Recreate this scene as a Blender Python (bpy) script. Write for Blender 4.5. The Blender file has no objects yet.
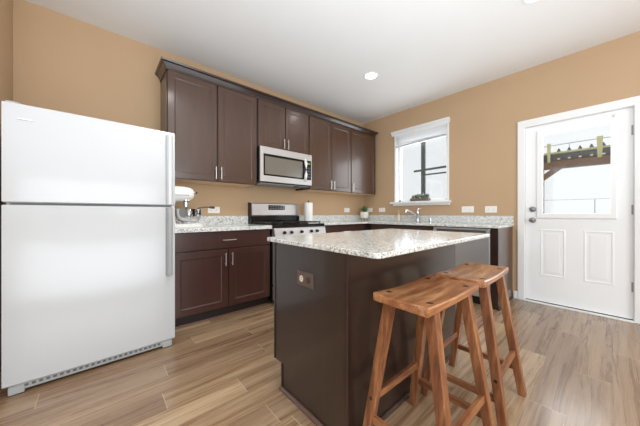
import bpy, bmesh, math, random
from math import sin, cos, radians, pi
from mathutils import Vector, Matrix
random.seed(7)
S = bpy.context.scene
COL = S.collection

# ------------------------------------------------------------------ camera
cam_d = bpy.data.cameras.new('camera'); cam = bpy.data.objects.new('camera', cam_d); COL.objects.link(cam)
cam.location = (-3.722, -3.177, 1.036)
cam.rotation_euler = (radians(90), 0, radians(47.226 - 90))
cam_d.sensor_width = 36.0; cam_d.sensor_fit = 'HORIZONTAL'
cam_d.lens = 253.17 * 36.0 / 640
cam_d.shift_x = -13.49 / 640; cam_d.shift_y = 0.22 / 640
cam_d.clip_start = 0.05
S.camera = cam

# ------------------------------------------------------------------ world and light
w = bpy.data.worlds.new('overcast_sky'); S.world = w; w.use_nodes = True
bgn = w.node_tree.nodes['Background']
bgn.inputs[0].default_value = (0.96, 0.98, 1.0, 1); bgn.inputs[1].default_value = .86
def area(name, loc, rot, sx, sy, power, color):
    l = bpy.data.lights.new(name, 'AREA'); l.shape = 'RECTANGLE'; l.size = sx; l.size_y = sy
    l.energy = power; l.color = color
    o = bpy.data.objects.new(name, l); COL.objects.link(o); o.location = loc; o.rotation_euler = rot
    return o
area('daylight_rear_window', (-3.4, -6.9, 1.45), (radians(100), 0, 0), 3.4, 2.1, 110, (0.90, 0.955, 1.0))
area('daylight_side_window', (-6.9, -3.6, 1.45), (0, radians(-100), 0), 2.1, 3.2, 15, (0.95, 0.975, 1.0))
area('ceiling_bounce_fill', (-3.9, -3.6, 1.0), (radians(180), 0, 0), 4.4, 3.6, 92, (0.85, 0.925, 1.0))  # added unseen upward light standing in for bounced room light
area('daylight_sink_window', (0.16, -1.165, 1.7), (0, radians(90), 0), 0.85, 0.8, 9, (0.95, 0.975, 1.0))
area('daylight_door_window', (0.12, -2.94, 1.47), (0, radians(90), 0), 0.85, 0.5, 6, (0.95, 0.975, 1.0))
S.view_settings.view_transform = 'Standard'; S.view_settings.look = 'None'
S.view_settings.gamma = 1.0; S.view_settings.use_curve_mapping = False
S.view_settings.exposure = 0.22
SPOT_POWER = 17
CEIL = 2.747

# ------------------------------------------------------------------ materials
def srgb(r, g, b):
    f = lambda c: (c/255/12.92) if c/255 <= .04045 else ((c/255+.055)/1.055)**2.4
    return (f(r), f(g), f(b), 1)
def mat(name, col, rough=.5, metal=0, coat=0, coat_rough=.1, spec=.5, emis=None, emis_s=0):
    m = bpy.data.materials.new(name); m.use_nodes = True
    b = m.node_tree.nodes['Principled BSDF']
    b.inputs['Base Color'].default_value = col; b.inputs['Roughness'].default_value = rough
    b.inputs['Metallic'].default_value = metal; b.inputs['Coat Weight'].default_value = coat
    b.inputs['Coat Roughness'].default_value = coat_rough
    b.inputs['Specular IOR Level'].default_value = spec
    if emis: b.inputs['Emission Color'].default_value = emis; b.inputs['Emission Strength'].default_value = emis_s
    return m
class N:
    def __init__(s, m): s.t = m.node_tree; s.b = s.t.nodes['Principled BSDF']
    def n(s, typ, **kw):
        x = s.t.nodes.new(typ)
        for k, v in kw.items(): setattr(x, k, v)
        return x
    def l(s, a, b): s.t.links.new(a, b)
    def math(s, op, a, b=None):
        x = s.n('ShaderNodeMath', operation=op)
        for i, v in enumerate((a, b)):
            if v is None: continue
            if isinstance(v, (int, float)): x.inputs[i].default_value = v
            else: s.l(v, x.inputs[i])
        return x.outputs[0]
    def coord(s, scale=(1, 1, 1)):
        c = s.n('ShaderNodeTexCoord'); mp = s.n('ShaderNodeMapping'); mp.inputs['Scale'].default_value = scale
        s.l(c.outputs['Object'], mp.inputs[0]); return mp.outputs[0]
    def noise(s, vec, scale, detail=4, rough=.6, dist=0):
        x = s.n('ShaderNodeTexNoise'); x.inputs['Scale'].default_value = scale; x.inputs['Detail'].default_value = detail
        x.inputs['Roughness'].default_value = rough; x.inputs['Distortion'].default_value = dist
        s.l(vec, x.inputs['Vector']); return x.outputs['Fac']
    def ramp(s, fac, stops, interp='LINEAR'):
        x = s.n('ShaderNodeValToRGB'); x.color_ramp.interpolation = interp; e = x.color_ramp.elements
        while len(e) < len(stops): e.new(.5)
        for i, (p, c) in enumerate(stops): e[i].position = p; e[i].color = c if len(c) == 4 else (*c, 1)
        s.l(fac, x.inputs[0]); return x.outputs[0]
    def mix(s, fac, a, b, mode='MIX'):
        x = s.n('ShaderNodeMix', data_type='RGBA', blend_type=mode)
        for i, v in ((0, fac), (6, a), (7, b)):
            if isinstance(v, (int, float)): x.inputs[i].default_value = v
            elif isinstance(v, tuple): x.inputs[i].default_value = v
            else: s.l(v, x.inputs[i])
        return x.outputs[2]
    def bump(s, h, strength, dist=.01):
        x = s.n('ShaderNodeBump'); x.inputs['Strength'].default_value = strength; x.inputs['Distance'].default_value = dist
        s.l(h, x.inputs['Height']); s.l(x.outputs[0], s.b.inputs['Normal'])

def wall_mat(name, col):
    m = mat(name, col, .75); k = N(m); v = k.coord()
    f = k.noise(v, 1.3, 2); c2 = tuple(x*.955 for x in col[:3]) + (1,)
    k.l(k.mix(f, col, c2), k.b.inputs['Base Color']); k.bump(k.noise(v, 180, 2), .05, .004); return m
M_WALL = wall_mat('tan_wall_paint', srgb(194, 164, 130))
M_CEIL = wall_mat('white_ceiling_paint', srgb(238, 239, 239))
M_PLAIN = wall_mat('pale_wall_paint', srgb(222, 210, 196))
M_TRIM = mat('white_trim_paint', srgb(240, 241, 241), .35)
M_DOOR = mat('white_door_paint', srgb(245, 247, 248), .32)
M_FRIDGE = mat('white_enamel', srgb(192, 194, 196), .26, coat=.4, coat_rough=.12)
M_GREYPL = mat('grey_plastic', srgb(165, 168, 168), .5)
M_GREYHANDLE = mat('pale_grey_plastic', srgb(158, 160, 162), .4)
M_BLACK = mat('black_plastic', srgb(22, 21, 22), .35)
M_BLKGLASS = mat('black_glass', srgb(16, 16, 18), .08, spec=.4)
M_CHROME = mat('chrome', srgb(215, 215, 218), .12, 1)
M_NICKEL = mat('brushed_nickel', srgb(206, 204, 200), .3, 1)
M_SATIN = mat('satin_nickel', srgb(150, 150, 150), .28, 1)
M_WHITE = mat('white_plastic', srgb(243, 242, 238), .35)
M_DARKHOLE = mat('dark_gap', srgb(12, 10, 9), .7)

def steel():
    m = mat('stainless_steel', srgb(205, 206, 208), .38, .82); k = N(m)
    v = k.coord((2, 2, 220)); f = k.noise(v, 1, 3)
    k.l(k.ramp(f, [(0, (.30,)*3), (1, (.44,)*3)]), k.b.inputs['Roughness']); return m
M_STEEL = steel()

def espresso(name, a, b, rough=.34):
    m = mat(name, a, rough, coat=.5, coat_rough=.15, spec=.5); k = N(m)
    v = k.coord((16, 16, 1.3)); f = k.noise(v, 1.6, 6, .62, .6)
    v2 = k.coord((1, 1, 1)); f2 = k.noise(v2, 3.2, 3, .5)
    c = k.mix(f, a, b); c = k.mix(k.math('MULTIPLY', f2, .55), c, tuple(x*.7 for x in a[:3]) + (1,))
    k.l(c, k.b.inputs['Base Color']); k.bump(f, .06, .002); return m
M_ESP = espresso('espresso_stained_wood', srgb(86, 58, 42), srgb(56, 35, 26))
M_ESPR = espresso('espresso_door_red_lit', srgb(80, 48, 41), srgb(52, 30, 26))  # same cabinet stain; reddish cast of the lighting put into the colour
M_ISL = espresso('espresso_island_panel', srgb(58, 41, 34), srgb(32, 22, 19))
M_ESPD = espresso('dark_espresso_frame', srgb(50, 32, 27), srgb(36, 22, 18))
M_KICK = mat('dark_toe_kick', srgb(38, 27, 24), .6)
M_MAPLE = mat('pale_cabinet_underside', srgb(232, 202, 162), .6)

def stool_wood(name, sc, a=(158, 102, 64), b=(112, 68, 42), c=(196, 144, 98)):
    m = mat(name, srgb(*a), .3, coat=.35, coat_rough=.18); k = N(m)
    f = k.noise(k.coord(sc), 1.0, 7, .65, .35)
    col = k.ramp(f, [(.33, srgb(*b)), (.50, srgb(*a)), (.66, srgb(*c))])
    g = k.noise(k.coord(tuple(x*5 for x in sc)), 1.0, 3, .7, .2)
    col = k.mix(k.ramp(g, [(.30, (.55,)*3), (.45, (0, 0, 0))]), col, srgb(96, 56, 36))
    k.l(col, k.b.inputs['Base Color']); k.bump(f, .08, .002); return m
M_SEAT = stool_wood('honey_brown_wood_seat', (3.2, 26, 26))
K_ = dict(a=(138, 86, 55), b=(90, 53, 34), c=(176, 122, 80))
M_LEGW = stool_wood('honey_brown_wood_leg', (34, 34, 3.2), **K_)
M_STR = stool_wood('honey_brown_wood_rail', (5, 16, 30), **K_)
M_PLUG = mat('dark_wood_plug', srgb(40, 26, 20), .5)

def granite():
    m = mat('speckled_cream_granite', srgb(214, 208, 194), .14, coat=.3, coat_rough=.05); k = N(m); v = k.coord()
    base = k.ramp(k.noise(v, 26, 5, .7, .4), [(.30, srgb(180, 182, 180)), (.44, srgb(228, 231, 228)), (.62, srgb(242, 245, 243)), (.8, srgb(216, 214, 202))])
    vo = k.n('ShaderNodeTexVoronoi'); vo.inputs['Scale'].default_value = 120; k.l(v, vo.inputs['Vector'])
    d = k.ramp(k.math('MULTIPLY', k.noise(v, 95, 4, .75), 1.0), [(.54, (0, 0, 0)), (.60, (1, 1, 1))])
    c = k.mix(k.math('MULTIPLY', d, .8), base, srgb(92, 88, 86))
    e = k.ramp(k.noise(v, 60, 3, .8, .5), [(.59, (0, 0, 0)), (.64, (1, 1, 1))])
    c = k.mix(k.math('MULTIPLY', e, .75), c, srgb(62, 58, 60))
    g = k.ramp(vo.outputs['Color'], [(.80, (0, 0, 0)), (.86, (1, 1, 1))])
    c = k.mix(k.math('MULTIPLY', g, .7), c, srgb(150, 140, 126))
    k.l(c, k.b.inputs['Base Color']); return m
M_GRAN = granite()

def floor_mat():
    m = mat('oak_plank_floor', srgb(170, 140, 108), .3, coat=.35, coat_rough=.16); k = N(m)
    tc = k.n('ShaderNodeTexCoord'); sx = k.n('ShaderNodeSeparateXYZ'); k.l(tc.outputs['Object'], sx.inputs[0])
    X, Y = sx.outputs[0], sx.outputs[1]
    yy = k.math('DIVIDE', k.math('ADD', Y, 20.0), .16); row = k.math('FLOOR', yy); fy = k.math('SUBTRACT', yy, row)
    wn = k.n('ShaderNodeTexWhiteNoise', noise_dimensions='1D'); k.l(row, wn.inputs['W'])
    xx = k.math('ADD', k.math('DIVIDE', k.math('ADD', X, 20.0), 1.22), wn.outputs['Value'])
    col = k.math('FLOOR', xx); fx = k.math('SUBTRACT', xx, col)
    cm = k.n('ShaderNodeCombineXYZ'); k.l(row, cm.inputs[0]); k.l(col, cm.inputs[1])
    w2 = k.n('ShaderNodeTexWhiteNoise', noise_dimensions='3D'); k.l(cm.outputs[0], w2.inputs['Vector'])
    tone = w2.outputs['Value']
    gv = k.n('ShaderNodeCombineXYZ'); k.l(k.math('MULTIPLY', X, .75), gv.inputs[0]); k.l(k.math('MULTIPLY', Y, 15.0), gv.inputs[1]); k.l(k.math('MULTIPLY', tone, 57.0), gv.inputs[2])
    g = k.noise(gv.outputs[0], 1.0, 9, .72, 1.1)
    gv2 = k.n('ShaderNodeCombineXYZ'); k.l(k.math('MULTIPLY', X, 3.0), gv2.inputs[0]); k.l(k.math('MULTIPLY', Y, 90.0), gv2.inputs[1]); k.l(k.math('MULTIPLY', tone, 31.0), gv2.inputs[2])
    g2 = k.noise(gv2.outputs[0], 1.0, 4, .7, .4)
    base = k.ramp(tone, [(0, srgb(156, 128, 101)), (.35, srgb(168, 141, 112)), (.7, srgb(177, 151, 122)), (1, srgb(214, 187, 150))])
    dark = k.mix(1.0, base, srgb(164, 138, 116), 'MULTIPLY')
    c = k.mix(k.math('MULTIPLY', k.ramp(g, [(.34, (1, 1, 1)), (.62, (0, 0, 0))]), .85), base, dark)
    c = k.mix(k.math('MULTIPLY', k.ramp(g2, [(.36, (1, 1, 1)), (.52, (0, 0, 0))]), .42), c, dark)
    ex = k.math('LESS_THAN', k.math('MINIMUM', fx, k.math('SUBTRACT', 1.0, fx)), .0016)
    ey = k.math('LESS_THAN', k.math('MINIMUM', fy, k.math('SUBTRACT', 1.0, fy)), .010)
    c = k.mix(k.math('MULTIPLY', ex, .55), c, srgb(214, 196, 172)); c = k.mix(k.math('MULTIPLY', ey, .5), c, srgb(112, 86, 64))
    k.l(c, k.b.inputs['Base Color'])
    k.l(k.ramp(g, [(0, (.22,)*3), (1, (.34,)*3)]), k.b.inputs['Roughness'])
    k.bump(g, .05, .002); return m
M_FLOOR = floor_mat()

def glass_mat():
    m = bpy.data.materials.new('clear_glass'); m.use_nodes = True; t = m.node_tree; t.nodes.clear()
    o = t.nodes.new('ShaderNodeOutputMaterial'); mx = t.nodes.new('ShaderNodeMixShader'); tr = t.nodes.new('ShaderNodeBsdfTransparent')
    gl = t.nodes.new('ShaderNodeBsdfGlossy'); gl.inputs['Roughness'].default_value = .02; tr.inputs[0].default_value = (.97, .98, .98, 1)
    mx.inputs[0].default_value = .06; t.links.new(tr.outputs[0], mx.inputs[1]); t.links.new(gl.outputs[0], mx.inputs[2]); t.links.new(mx.outputs[0], o.inputs[0])
    return m
M_GLASS = glass_mat()
M_LAMP = mat('lit_lamp_lens', (1, 1, 1, 1), .4, emis=(1, .97, .92, 1), emis_s=9)

# ------------------------------------------------------------------ mesh helpers
class MB:
    def __init__(s, loc=(0, 0, 0)): s.bm = bmesh.new(); s.o = Vector(loc)
    def V(s, p): return s.bm.verts.new(Vector(p) - s.o)
    def box(s, a, b, bev=0, seg=1, rot=None):
        x0, x1 = sorted((a[0], b[0])); y0, y1 = sorted((a[1], b[1])); z0, z1 = sorted((a[2], b[2]))
        P = [(x0, y0, z0), (x1, y0, z0), (x1, y1, z0), (x0, y1, z0), (x0, y0, z1), (x1, y0, z1), (x1, y1, z1), (x0, y1, z1)]
        return s.hexa(P, bev, seg)
    def hexa(s, P, bev=0, seg=1):
        v = [s.V(p) for p in P]
        f = [s.bm.faces.new([v[i] for i in q]) for q in ((3, 2, 1, 0), (4, 5, 6, 7), (0, 1, 5, 4), (1, 2, 6, 5), (2, 3, 7, 6), (3, 0, 4, 7))]
        if bev:
            ed = list({e for ff in f for e in ff.edges})
            bmesh.ops.bevel(s.bm, geom=ed, offset=bev, segments=seg, affect='EDGES', profile=.5)
        return s
    def bar(s, p, q, wx, wy, up=(0, 0, 1), bev=0, taper=1, seg=1):   # square bar from p to q; wx across, wy along 'up'
        p, q = Vector(p), Vector(q); d = (q-p).normalized(); u = Vector(up)
        sx = d.cross(u).normalized(); sy = sx.cross(d).normalized(); P = []
        for c, t in ((p, 1), (q, taper)):
            for a, b in ((-1, -1), (1, -1), (1, 1), (-1, 1)): P.append(c + sx*a*wx/2*t + sy*b*wy/2*t)
        s.hexa(P, bev, seg); bmesh.ops.recalc_face_normals(s.bm, faces=s.bm.faces); return s
    def ring(s, loops, close=True, cap0=True, cap1=True):
        L = [[s.V(p) for p in lp] for lp in loops]; n = len(L[0])
        for a, b in zip(L, L[1:]):
            for i in range(n if close else n-1):
                j = (i+1) % n; s.bm.faces.new((a[i], a[j], b[j], b[i]))
        if cap0: s.bm.faces.new(L[0][::-1])
        if cap1: s.bm.faces.new(L[-1])
        bmesh.ops.recalc_face_normals(s.bm, faces=s.bm.faces); return s
    def lathe(s, c, prof, n=32, axis='z'):     # prof: (r, h) pairs
        c = Vector(c); loops = []
        for r, h in prof:
            lp = []
            for i in range(n):
                a = 2*pi*i/n; x, y = max(r, 1e-4)*cos(a), max(r, 1e-4)*sin(a)
                q = {'z': (x, y, h), 'x': (h, x, y), 'y': (x, h, y)}[axis]; lp.append(c + Vector(q))
            loops.append(lp)
        return s.ring(loops)
    def tube(s, pts, r, n=12):
        pts = [Vector(p) for p in pts]; loops = []; ref = Vector((0, 0, 1))
        rr = r if isinstance(r, (list, tuple)) else [r]*len(pts)
        d0 = (pts[1]-pts[0]).normalized()
        if abs(d0.dot(ref)) > .9: ref = Vector((0, 1, 0))
        for i, p in enumerate(pts):
            d = (pts[min(i+1, len(pts)-1)] - pts[max(i-1, 0)]).normalized()
            a = d.cross(ref).normalized(); b = a.cross(d).normalized()
            loops.append([p + (a*cos(2*pi*k/n) + b*sin(2*pi*k/n))*rr[i] for k in range(n)])
        return s.ring(loops)
    def prism(s, poly, axis, a, b, bev=0):      # poly in the two other axes
        def P(u, v, h): return {'x': (h, u, v), 'y': (u, h, v), 'z': (u, v, h)}[axis]
        return s.ring([[P(u, v, a) for u, v in poly], [P(u, v, b) for u, v in poly]])
    def panel(s, org, U, W, Nn, w, h, th, stile=.058, rec=.0055, bev=.004, raise_=False):
        # shaker door: lofted rectangles. org = lower corner on the back plane, U across, W up, Nn outward
        org, U, W, Nn = Vector(org), Vector(U), Vector(W), Vector(Nn)
        def R(i, d): return [org+U*i+W*i+Nn*d, org+U*(w-i)+W*i+Nn*d, org+U*(w-i)+W*(h-i)+Nn*d, org+U*i+W*(h-i)+Nn*d]
        L = [R(0, 0), R(0, th-bev), R(bev, th)]
        if stile: L += [R(stile, th), R(stile+.003, th-.0025), R(stile+.007, th-rec*.7), R(stile+.010, th-rec)]
        if raise_: L += [R(stile+.030, th-rec), R(stile+.045, th-.003)]
        return s.ring(L)
    def build(s, name, m, parent=None, smooth=False):
        me = bpy.data.meshes.new(name); bmesh.ops.recalc_face_normals(s.bm, faces=s.bm.faces); s.bm.to_mesh(me); s.bm.free()
        me.materials.append(m); o = bpy.data.objects.new(name, me); COL.objects.link(o)
        if parent: o.parent = parent
        else: o.location = s.o
        if smooth:
            for p in me.polygons: p.use_smooth = True
            me.set_sharp_from_angle(angle=radians(38))
        return o
def tag(o, label=None, cat=None, group=None, kind=None):
    for k, v in (('label', label), ('category', cat), ('group', group), ('kind', kind)):
        if v: o[k] = v
    return o
def thing(name, loc, label, cat, group=None, rz=0, kind=None):
    o = bpy.data.objects.new(name, None); COL.objects.link(o); o.location = loc; o.rotation_euler = (0, 0, rz)
    o.empty_display_size = .1
    return tag(o, label, cat, group, kind)
def copy_tree(o, parent=None):
    c = o.copy(); COL.objects.link(c); c.parent = parent
    for ch in list(o.children): copy_tree(ch, c)
    return c
def struct(name, mb, m): return tag(mb.build(name, m), kind='structure')

# ------------------------------------------------------------------ room shell
X0, Y0 = -7.0, -7.0
struct('floor', MB().box((X0, Y0, -.1), (.12, .12, 0)), M_FLOOR)
struct('ceiling', MB().box((X0-.12, Y0-.12, CEIL), (.12, .12, CEIL+.12)), M_CEIL)
struct('wall_back', MB().box((X0, 0, 0), (.12, .12, CEIL)), M_WALL)
WY0, WY1, WZ0, WZ1 = -.727, -1.600, 1.222, 2.365       # window opening
DY0, DY1, DZ = -2.508, -3.354, 2.058                   # door opening
b = MB()
b.box((0, 0, 0), (.12, WY0, CEIL)); b.box((0, WY0, 0), (.12, WY1, WZ0)); b.box((0, WY0, WZ1), (.12, WY1, CEIL))
b.box((0, WY1, 0), (.12, DY0, CEIL)); b.box((0, DY0, DZ), (.12, DY1, CEIL)); b.box((0, DY1, 0), (.12, Y0, CEIL))
struct('wall_right', b, M_WALL)
struct('wall_left', MB().box((-4.34, -1.0, 0), (-4.22, 0, CEIL)), M_WALL)
b = MB()   # rear wall with a wide window opening
b.box((X0, Y0-.12, 0), (-5.2, Y0, CEIL)); b.box((-1.6, Y0-.12, 0), (.12, Y0, CEIL)); b.box((-5.2, Y0-.12, 0), (-1.6, Y0, .3)); b.box((-5.2, Y0-.12, 2.55), (-1.6, Y0, CEIL))
struct('wall_rear', b, M_PLAIN)
b = MB()
b.box((X0-.12, Y0-.12, 0), (X0, -5.3, CEIL)); b.box((X0-.12, -1.9, 0), (X0, .12, CEIL)); b.box((X0-.12, -5.3, 0), (X0, -1.9, .3)); b.box((X0-.12, -5.3, 2.55), (X0, -1.9, CEIL))
struct('wall_side', b, M_PLAIN)

def skirting(name, a, bb, m=M_TRIM): return struct(name, MB().box(a, bb, .004), m)
skirting('baseboard_right', (-.014, -2.40, 0), (0, -2.444, .09))
skirting('baseboard_rear', (-.014, -3.425, 0), (0, Y0, .09))

# window: jamb liners, header, stool, frame, sash, glass
win = thing('window_1', (0, (WY0+WY1)/2, WZ0), None, None, kind='structure')
o = win.location[:]
b = MB(o); b.box((-.012, WY0+.026, WZ0), (.0, WY0, WZ1), .002); b.box((-.012, WY1-.022, WZ0), (0, WY1, WZ1), .002)
b.box((-.002, WY0, WZ0), (.12, WY0-.008, WZ1)); b.box((-.002, WY1+.008, WZ0), (.12, WY1, WZ1)); b.box((-.002, WY0, WZ1-.008), (.12, WY1, WZ1))
b.build('casing', M_TRIM, win)
b = MB(o); b.prism([(0, 2.355), (-.018, 2.355), (-.02, 2.375), (-.045, 2.405), (-.05, 2.42), (0, 2.42)], 'y', WY0+.075, WY1-.035); b.build('header', M_TRIM, win)
b = MB(o); b.box((-.070, WY0+.082, 1.192), (.12, WY1-.055, WZ0+.002), .004); b.box((-.03, WY0+.045, 1.160), (0, WY1-.035, 1.192), .003); b.build('sill', M_TRIM, win)
b = MB(o)
for (ya, yb, za, zb) in ((WY0-.008, WY0-.05, WZ0, WZ1), (WY1+.008, WY1+.05, WZ0, WZ1), (WY0, WY1, WZ0, WZ0+.04), (WY0, WY1, WZ1-.04, WZ1)):
    b.box((.07, ya, za), (.11, yb, zb), .003)
b.build('window_frame', M_TRIM, win)
MB(o).box((.088, WY0-.04, WZ0+.03), (.092, WY1+.04, WZ1-.03)).build('pane', M_GLASS, win)

# blind, raised and stacked under the header
bl = thing('window_blind', (.02, (WY0+WY1)/2, 2.14), 'white slatted blind pulled up and stacked at the top of the sink window', 'blind'); o = bl.location[:]
MB(o).box((-.022, WY0-.012, 2.325), (.028, WY1+.012, 2.356), .004).build('headrail', M_TRIM, bl)
b = MB(o)
for i in range(6):
    z = 2.305 - i*.0215; x0, x1 = -.024, .022
    b.hexa([(x0, WY1+.014, z+.003), (x1, WY1+.014, z-.011), (x1, WY0-.014, z-.011), (x0, WY0-.014, z+.003), (x0, WY1+.014, z+.006), (x1, WY1+.014, z-.008), (x1, WY0-.014, z-.008), (x0, WY0-.014, z+.006)])
tag(b.build('slat', mat('white_blind_slat', srgb(248, 249, 250), .35), bl), kind='stuff')
MB(o).hexa([(-.02, WY1+.014, 2.168), (.025, WY1+.014, 2.168), (.025, WY0-.014, 2.142), (-.02, WY0-.014, 2.142), (-.02, WY1+.014, 2.190), (.025, WY1+.014, 2.190), (.025, WY0-.014, 2.172), (-.02, WY0-.014, 2.172)], .004).build('bottom_rail', mat('pale_grey_rail', srgb(205, 207, 208), .4), bl)
MB(o).tube([(.004, WY0-.05, 2.33), (.002, WY0-.052, 1.9), (.004, WY0-.055, 1.42)], .0045, 8).build('tilt_wand', mat('grey_wand', srgb(140, 138, 142), .4), bl)

# door with half lite
dr = thing('door_1', (.02, (DY0+DY1)/2, 0), None, None, kind='structure'); o = dr.location[:]
ya, yb = -2.516, -3.347
GY0, GY1, GZ0, GZ1 = -2.672, -3.205, 1.030, 1.935
b = MB(o)
xf, xb = .018, .058
b.box((xf, ya, .022), (xb, GY0, 2.05)); b.box((xf, GY1, .022), (xb, yb, 2.05)); b.box((xf, GY0, GZ1), (xb, GY1, 2.05)); b.box((xf, GY0, .022), (xb, GY1, GZ0))
b.build('door_slab', M_DOOR, dr)
for (pa, pb) in ((-2.650, -2.868), (-3.008, -3.226)):
    q = MB(o); org = Vector((xf+.002, pa, .318))
    U, Wv, Nn = Vector((0, -1, 0)), Vector((0, 0, 1)), Vector((-1, 0, 0)); w_, h_ = pa-pb, .535
    def R(i, d): return [org+U*i+Wv*i+Nn*d, org+U*(w_-i)+Wv*i+Nn*d, org+U*(w_-i)+Wv*(h_-i)+Nn*d, org+U*i+Wv*(h_-i)+Nn*d]
    q.ring([R(0, 0), R(.0, .0015), R(.006, .005), (R(.014, .005)), R(.022, .0015), R(.036, .0015), R(.054, .004)])
    q.build('raised_panel', M_DOOR, dr)
b = MB(o)
fw_ = .05
for (p, q, r, s) in ((GY0+fw_, GY0-.004, GZ0-fw_, GZ1+fw_), (GY1+.004, GY1-fw_+.012, GZ0-fw_, GZ1+fw_), (GY0, GY1, GZ0-fw_, GZ0+.004), (GY0, GY1, GZ1-.004, GZ1+fw_)):
    b.box((.004, p, r), (xf+.004, q, s), .004, 2)
b.build('lite_frame', M_DOOR, dr)
MB(o).box((.034, GY0, GZ0), (.040, GY1, GZ1)).build('pane', M_GLASS, dr)
b = MB(o); b.lathe((xf, -2.583, 1.083), [(.032, 0), (.032, -.010), (.026, -.020), (.012, -.022), (.012, -.022)], 24, 'x'); b.box((xf-.036, -2.588, 1.066), (xf-.018, -2.578, 1.100), .002); b.build('deadbolt', M_SATIN, dr, True)
b = MB(o); b.lathe((xf, -2.583, .957), [(.032, 0), (.032, -.006), (.014, -.012), (.012, -.03), (.024, -.042), (.028, -.055), (.022, -.066), (.0, -.069)], 24, 'x'); b.build('door_knob', M_SATIN, dr, True)
for z in (1.83, 1.07, .33):
    b = MB(o); b.tube([(.010, yb-.004, z-.05), (.010, yb-.004, z+.05)], .007, 10); b.box((.012, yb+.012, z-.045), (.0175, yb-.012, z+.045)); b.build('hinge', M_GREYHANDLE, dr)
MB(o).box((.018, ya, .012), (.05, yb, .0215)).build('sweep', M_BLACK, dr)
MB(o).box((-.03, DY0, 0), (.11, DY1, .012), .003).build('threshold', M_TRIM, dr)
b = MB(o)
b.box((.0, DY0-.0005, 0), (.12, DY0-.0065, DZ-.002)); b.box((.0, DY1+.0065, 0), (.12, DY1+.0005, DZ-.002)); b.box((0, DY0, DZ-.0065), (.12, DY1, DZ-.0005))
b.build('jamb', M_TRIM, dr)
b = MB(); CW = .066
b.box((-.018, DY0+CW, 0), (0, DY0-.002, DZ+CW+.012), .004, 2); struct('trim_1', b, M_TRIM)
b = MB(); b.box((-.018, DY1+.002, 0), (0, DY1-CW, DZ+CW+.012), .004, 2); struct('trim_2', b, M_TRIM)
b = MB(); b.box((-.0185, DY0+CW, DZ-.004), (0, DY1-CW, DZ+CW+.012), .004, 2); struct('trim_3', b, M_TRIM)
hk = MB((.0, -3.232, 2.0)); hk.lathe((xf, -3.232, 2.0), [(.022, 0), (.022, -.004), (.014, -.010), (.008, -.016), (.0, -.017)], 24, 'x')
tag(hk.build('door_sensor', M_WHITE, smooth=True), 'small round white button stuck high on the white door near its hinges', 'sensor')
ds = thing('door_stop', (-.05, -3.47, .05), 'small white spring door stop on the baseboard right of the door', 'door stop'); o = ds.location[:]
MB(o).tube([(-.014, -3.47, .05), (-.075, -3.47, .05)], .006, 10).build('spring', M_NICKEL, ds, True)
MB(o).lathe((-.075, -3.47, .05), [(.009, 0), (.009, -.012), (.005, -.015)], 14, 'x').build('rubber_tip', M_WHITE, ds, True)

# ceiling lights
def ceiling_light(x, y, label, power=SPOT_POWER):
    t = thing('recessed_ceiling_light', (x, y, CEIL), label, 'ceiling light', 'recessed lights in the white ceiling'); o = t.location[:]
    MB(o).lathe((x, y, CEIL), [(.088, -.0005), (.088, -.005), (.078, -.010), (.066, -.004), (.066, -.0005)], 40).build('trim_ring', M_TRIM, t, True)
    MB(o).lathe((x, y, CEIL), [(.065, -.0006), (.064, -.0035), (.0, -.0045)], 40).build('lens', M_LAMP, t, True)
    l = bpy.data.lights.new('downlight', 'SPOT'); l.energy = power; l.color = (1, .965, .92); l.spot_size = radians(150); l.spot_blend = .7; l.shadow_soft_size = .07
    lo = bpy.data.objects.new('downlight', l); COL.objects.link(lo); lo.parent = t; lo.location = (0, 0, -.03)
ceiling_light(-1.241, -1.182, 'round lit recessed ceiling light nearest the wall corner above the cabinets')
ceiling_light(-1.225, -2.80, 'round lit recessed ceiling light cut off by the top edge of the photo', 4)
for (x, y, p_) in ((-3.0, -1.75, 46), (-3.0, -4.4, 17), (-5.2, -4.4, 17)):  # unseen lamps added to brighten the room
    ceiling_light(x, y, 'round lit recessed ceiling light added out of view to help light the room', p_)

# ------------------------------------------------------------------ cabinets
def bar_handle(parent, o, p, q, nrm, m=M_NICKEL):
    p, q, nrm = Vector(p), Vector(q), Vector(nrm); d = (q-p).normalized(); b = MB(o)
    b.tube([p+nrm*.026, q+nrm*.026], .0058, 10)
    for c in (p+d*.018, q-d*.018): b.tube([c, c+nrm*.026], .0045, 8)
    return b.build('handle', m, parent, True)
YF = -.32   # carcass front of the wall cabinets, doors reach -.34
def upper(x0, x1, z0, z1, doors, label, handle_z, group='dark wall cabinets along the back wall'):
    t = thing('wall_cabinet', ((x0+x1)/2, 0, z0), label, 'cabinet', group); o = t.location[:]
    MB(o).box((x0+.0006, YF, z0), (x1-.0006, -.001, z1)).build('body', M_ESPD, t)
    for (a, c, hx) in doors:
        d = MB(o).panel((a, YF-.0005, z0+.006), (1, 0, 0), (0, 0, 1), (0, -1, 0), c-a, z1-z0-.012, .0195); d = d.build('door', M_ESP, t)
        bar_handle(d, o, (hx, YF-.02, handle_z[0]), (hx, YF-.02, handle_z[1]), (0, -1, 0))
    MB(o).box((x0+.012, YF+.006, z0-.0015), (x1-.012, -.004, z0-.0002)).build('underside', M_MAPLE, t)
ZB, ZT = 1.372, 2.415
upper(-3.252, -2.333, ZB, ZT, [(-3.246, -2.797, -2.812), (-2.785, -2.343, -2.757)], 'tall dark wall cabinet with two doors, nearest the white refrigerator', (1.40, 1.53))
upper(-2.333, -1.560, 1.838, ZT, [(-2.322, -1.951, -1.974), (-1.941, -1.570, -1.914)], 'short dark two-door wall cabinet directly above the microwave', (1.862, 1.99))
upper(-1.560, -.703, ZB, ZT, [(-1.552, -1.132, -1.157), (-1.122, -.710, -1.095)], 'tall dark two-door wall cabinet immediately right of the microwave', (1.395, 1.525))
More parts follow.
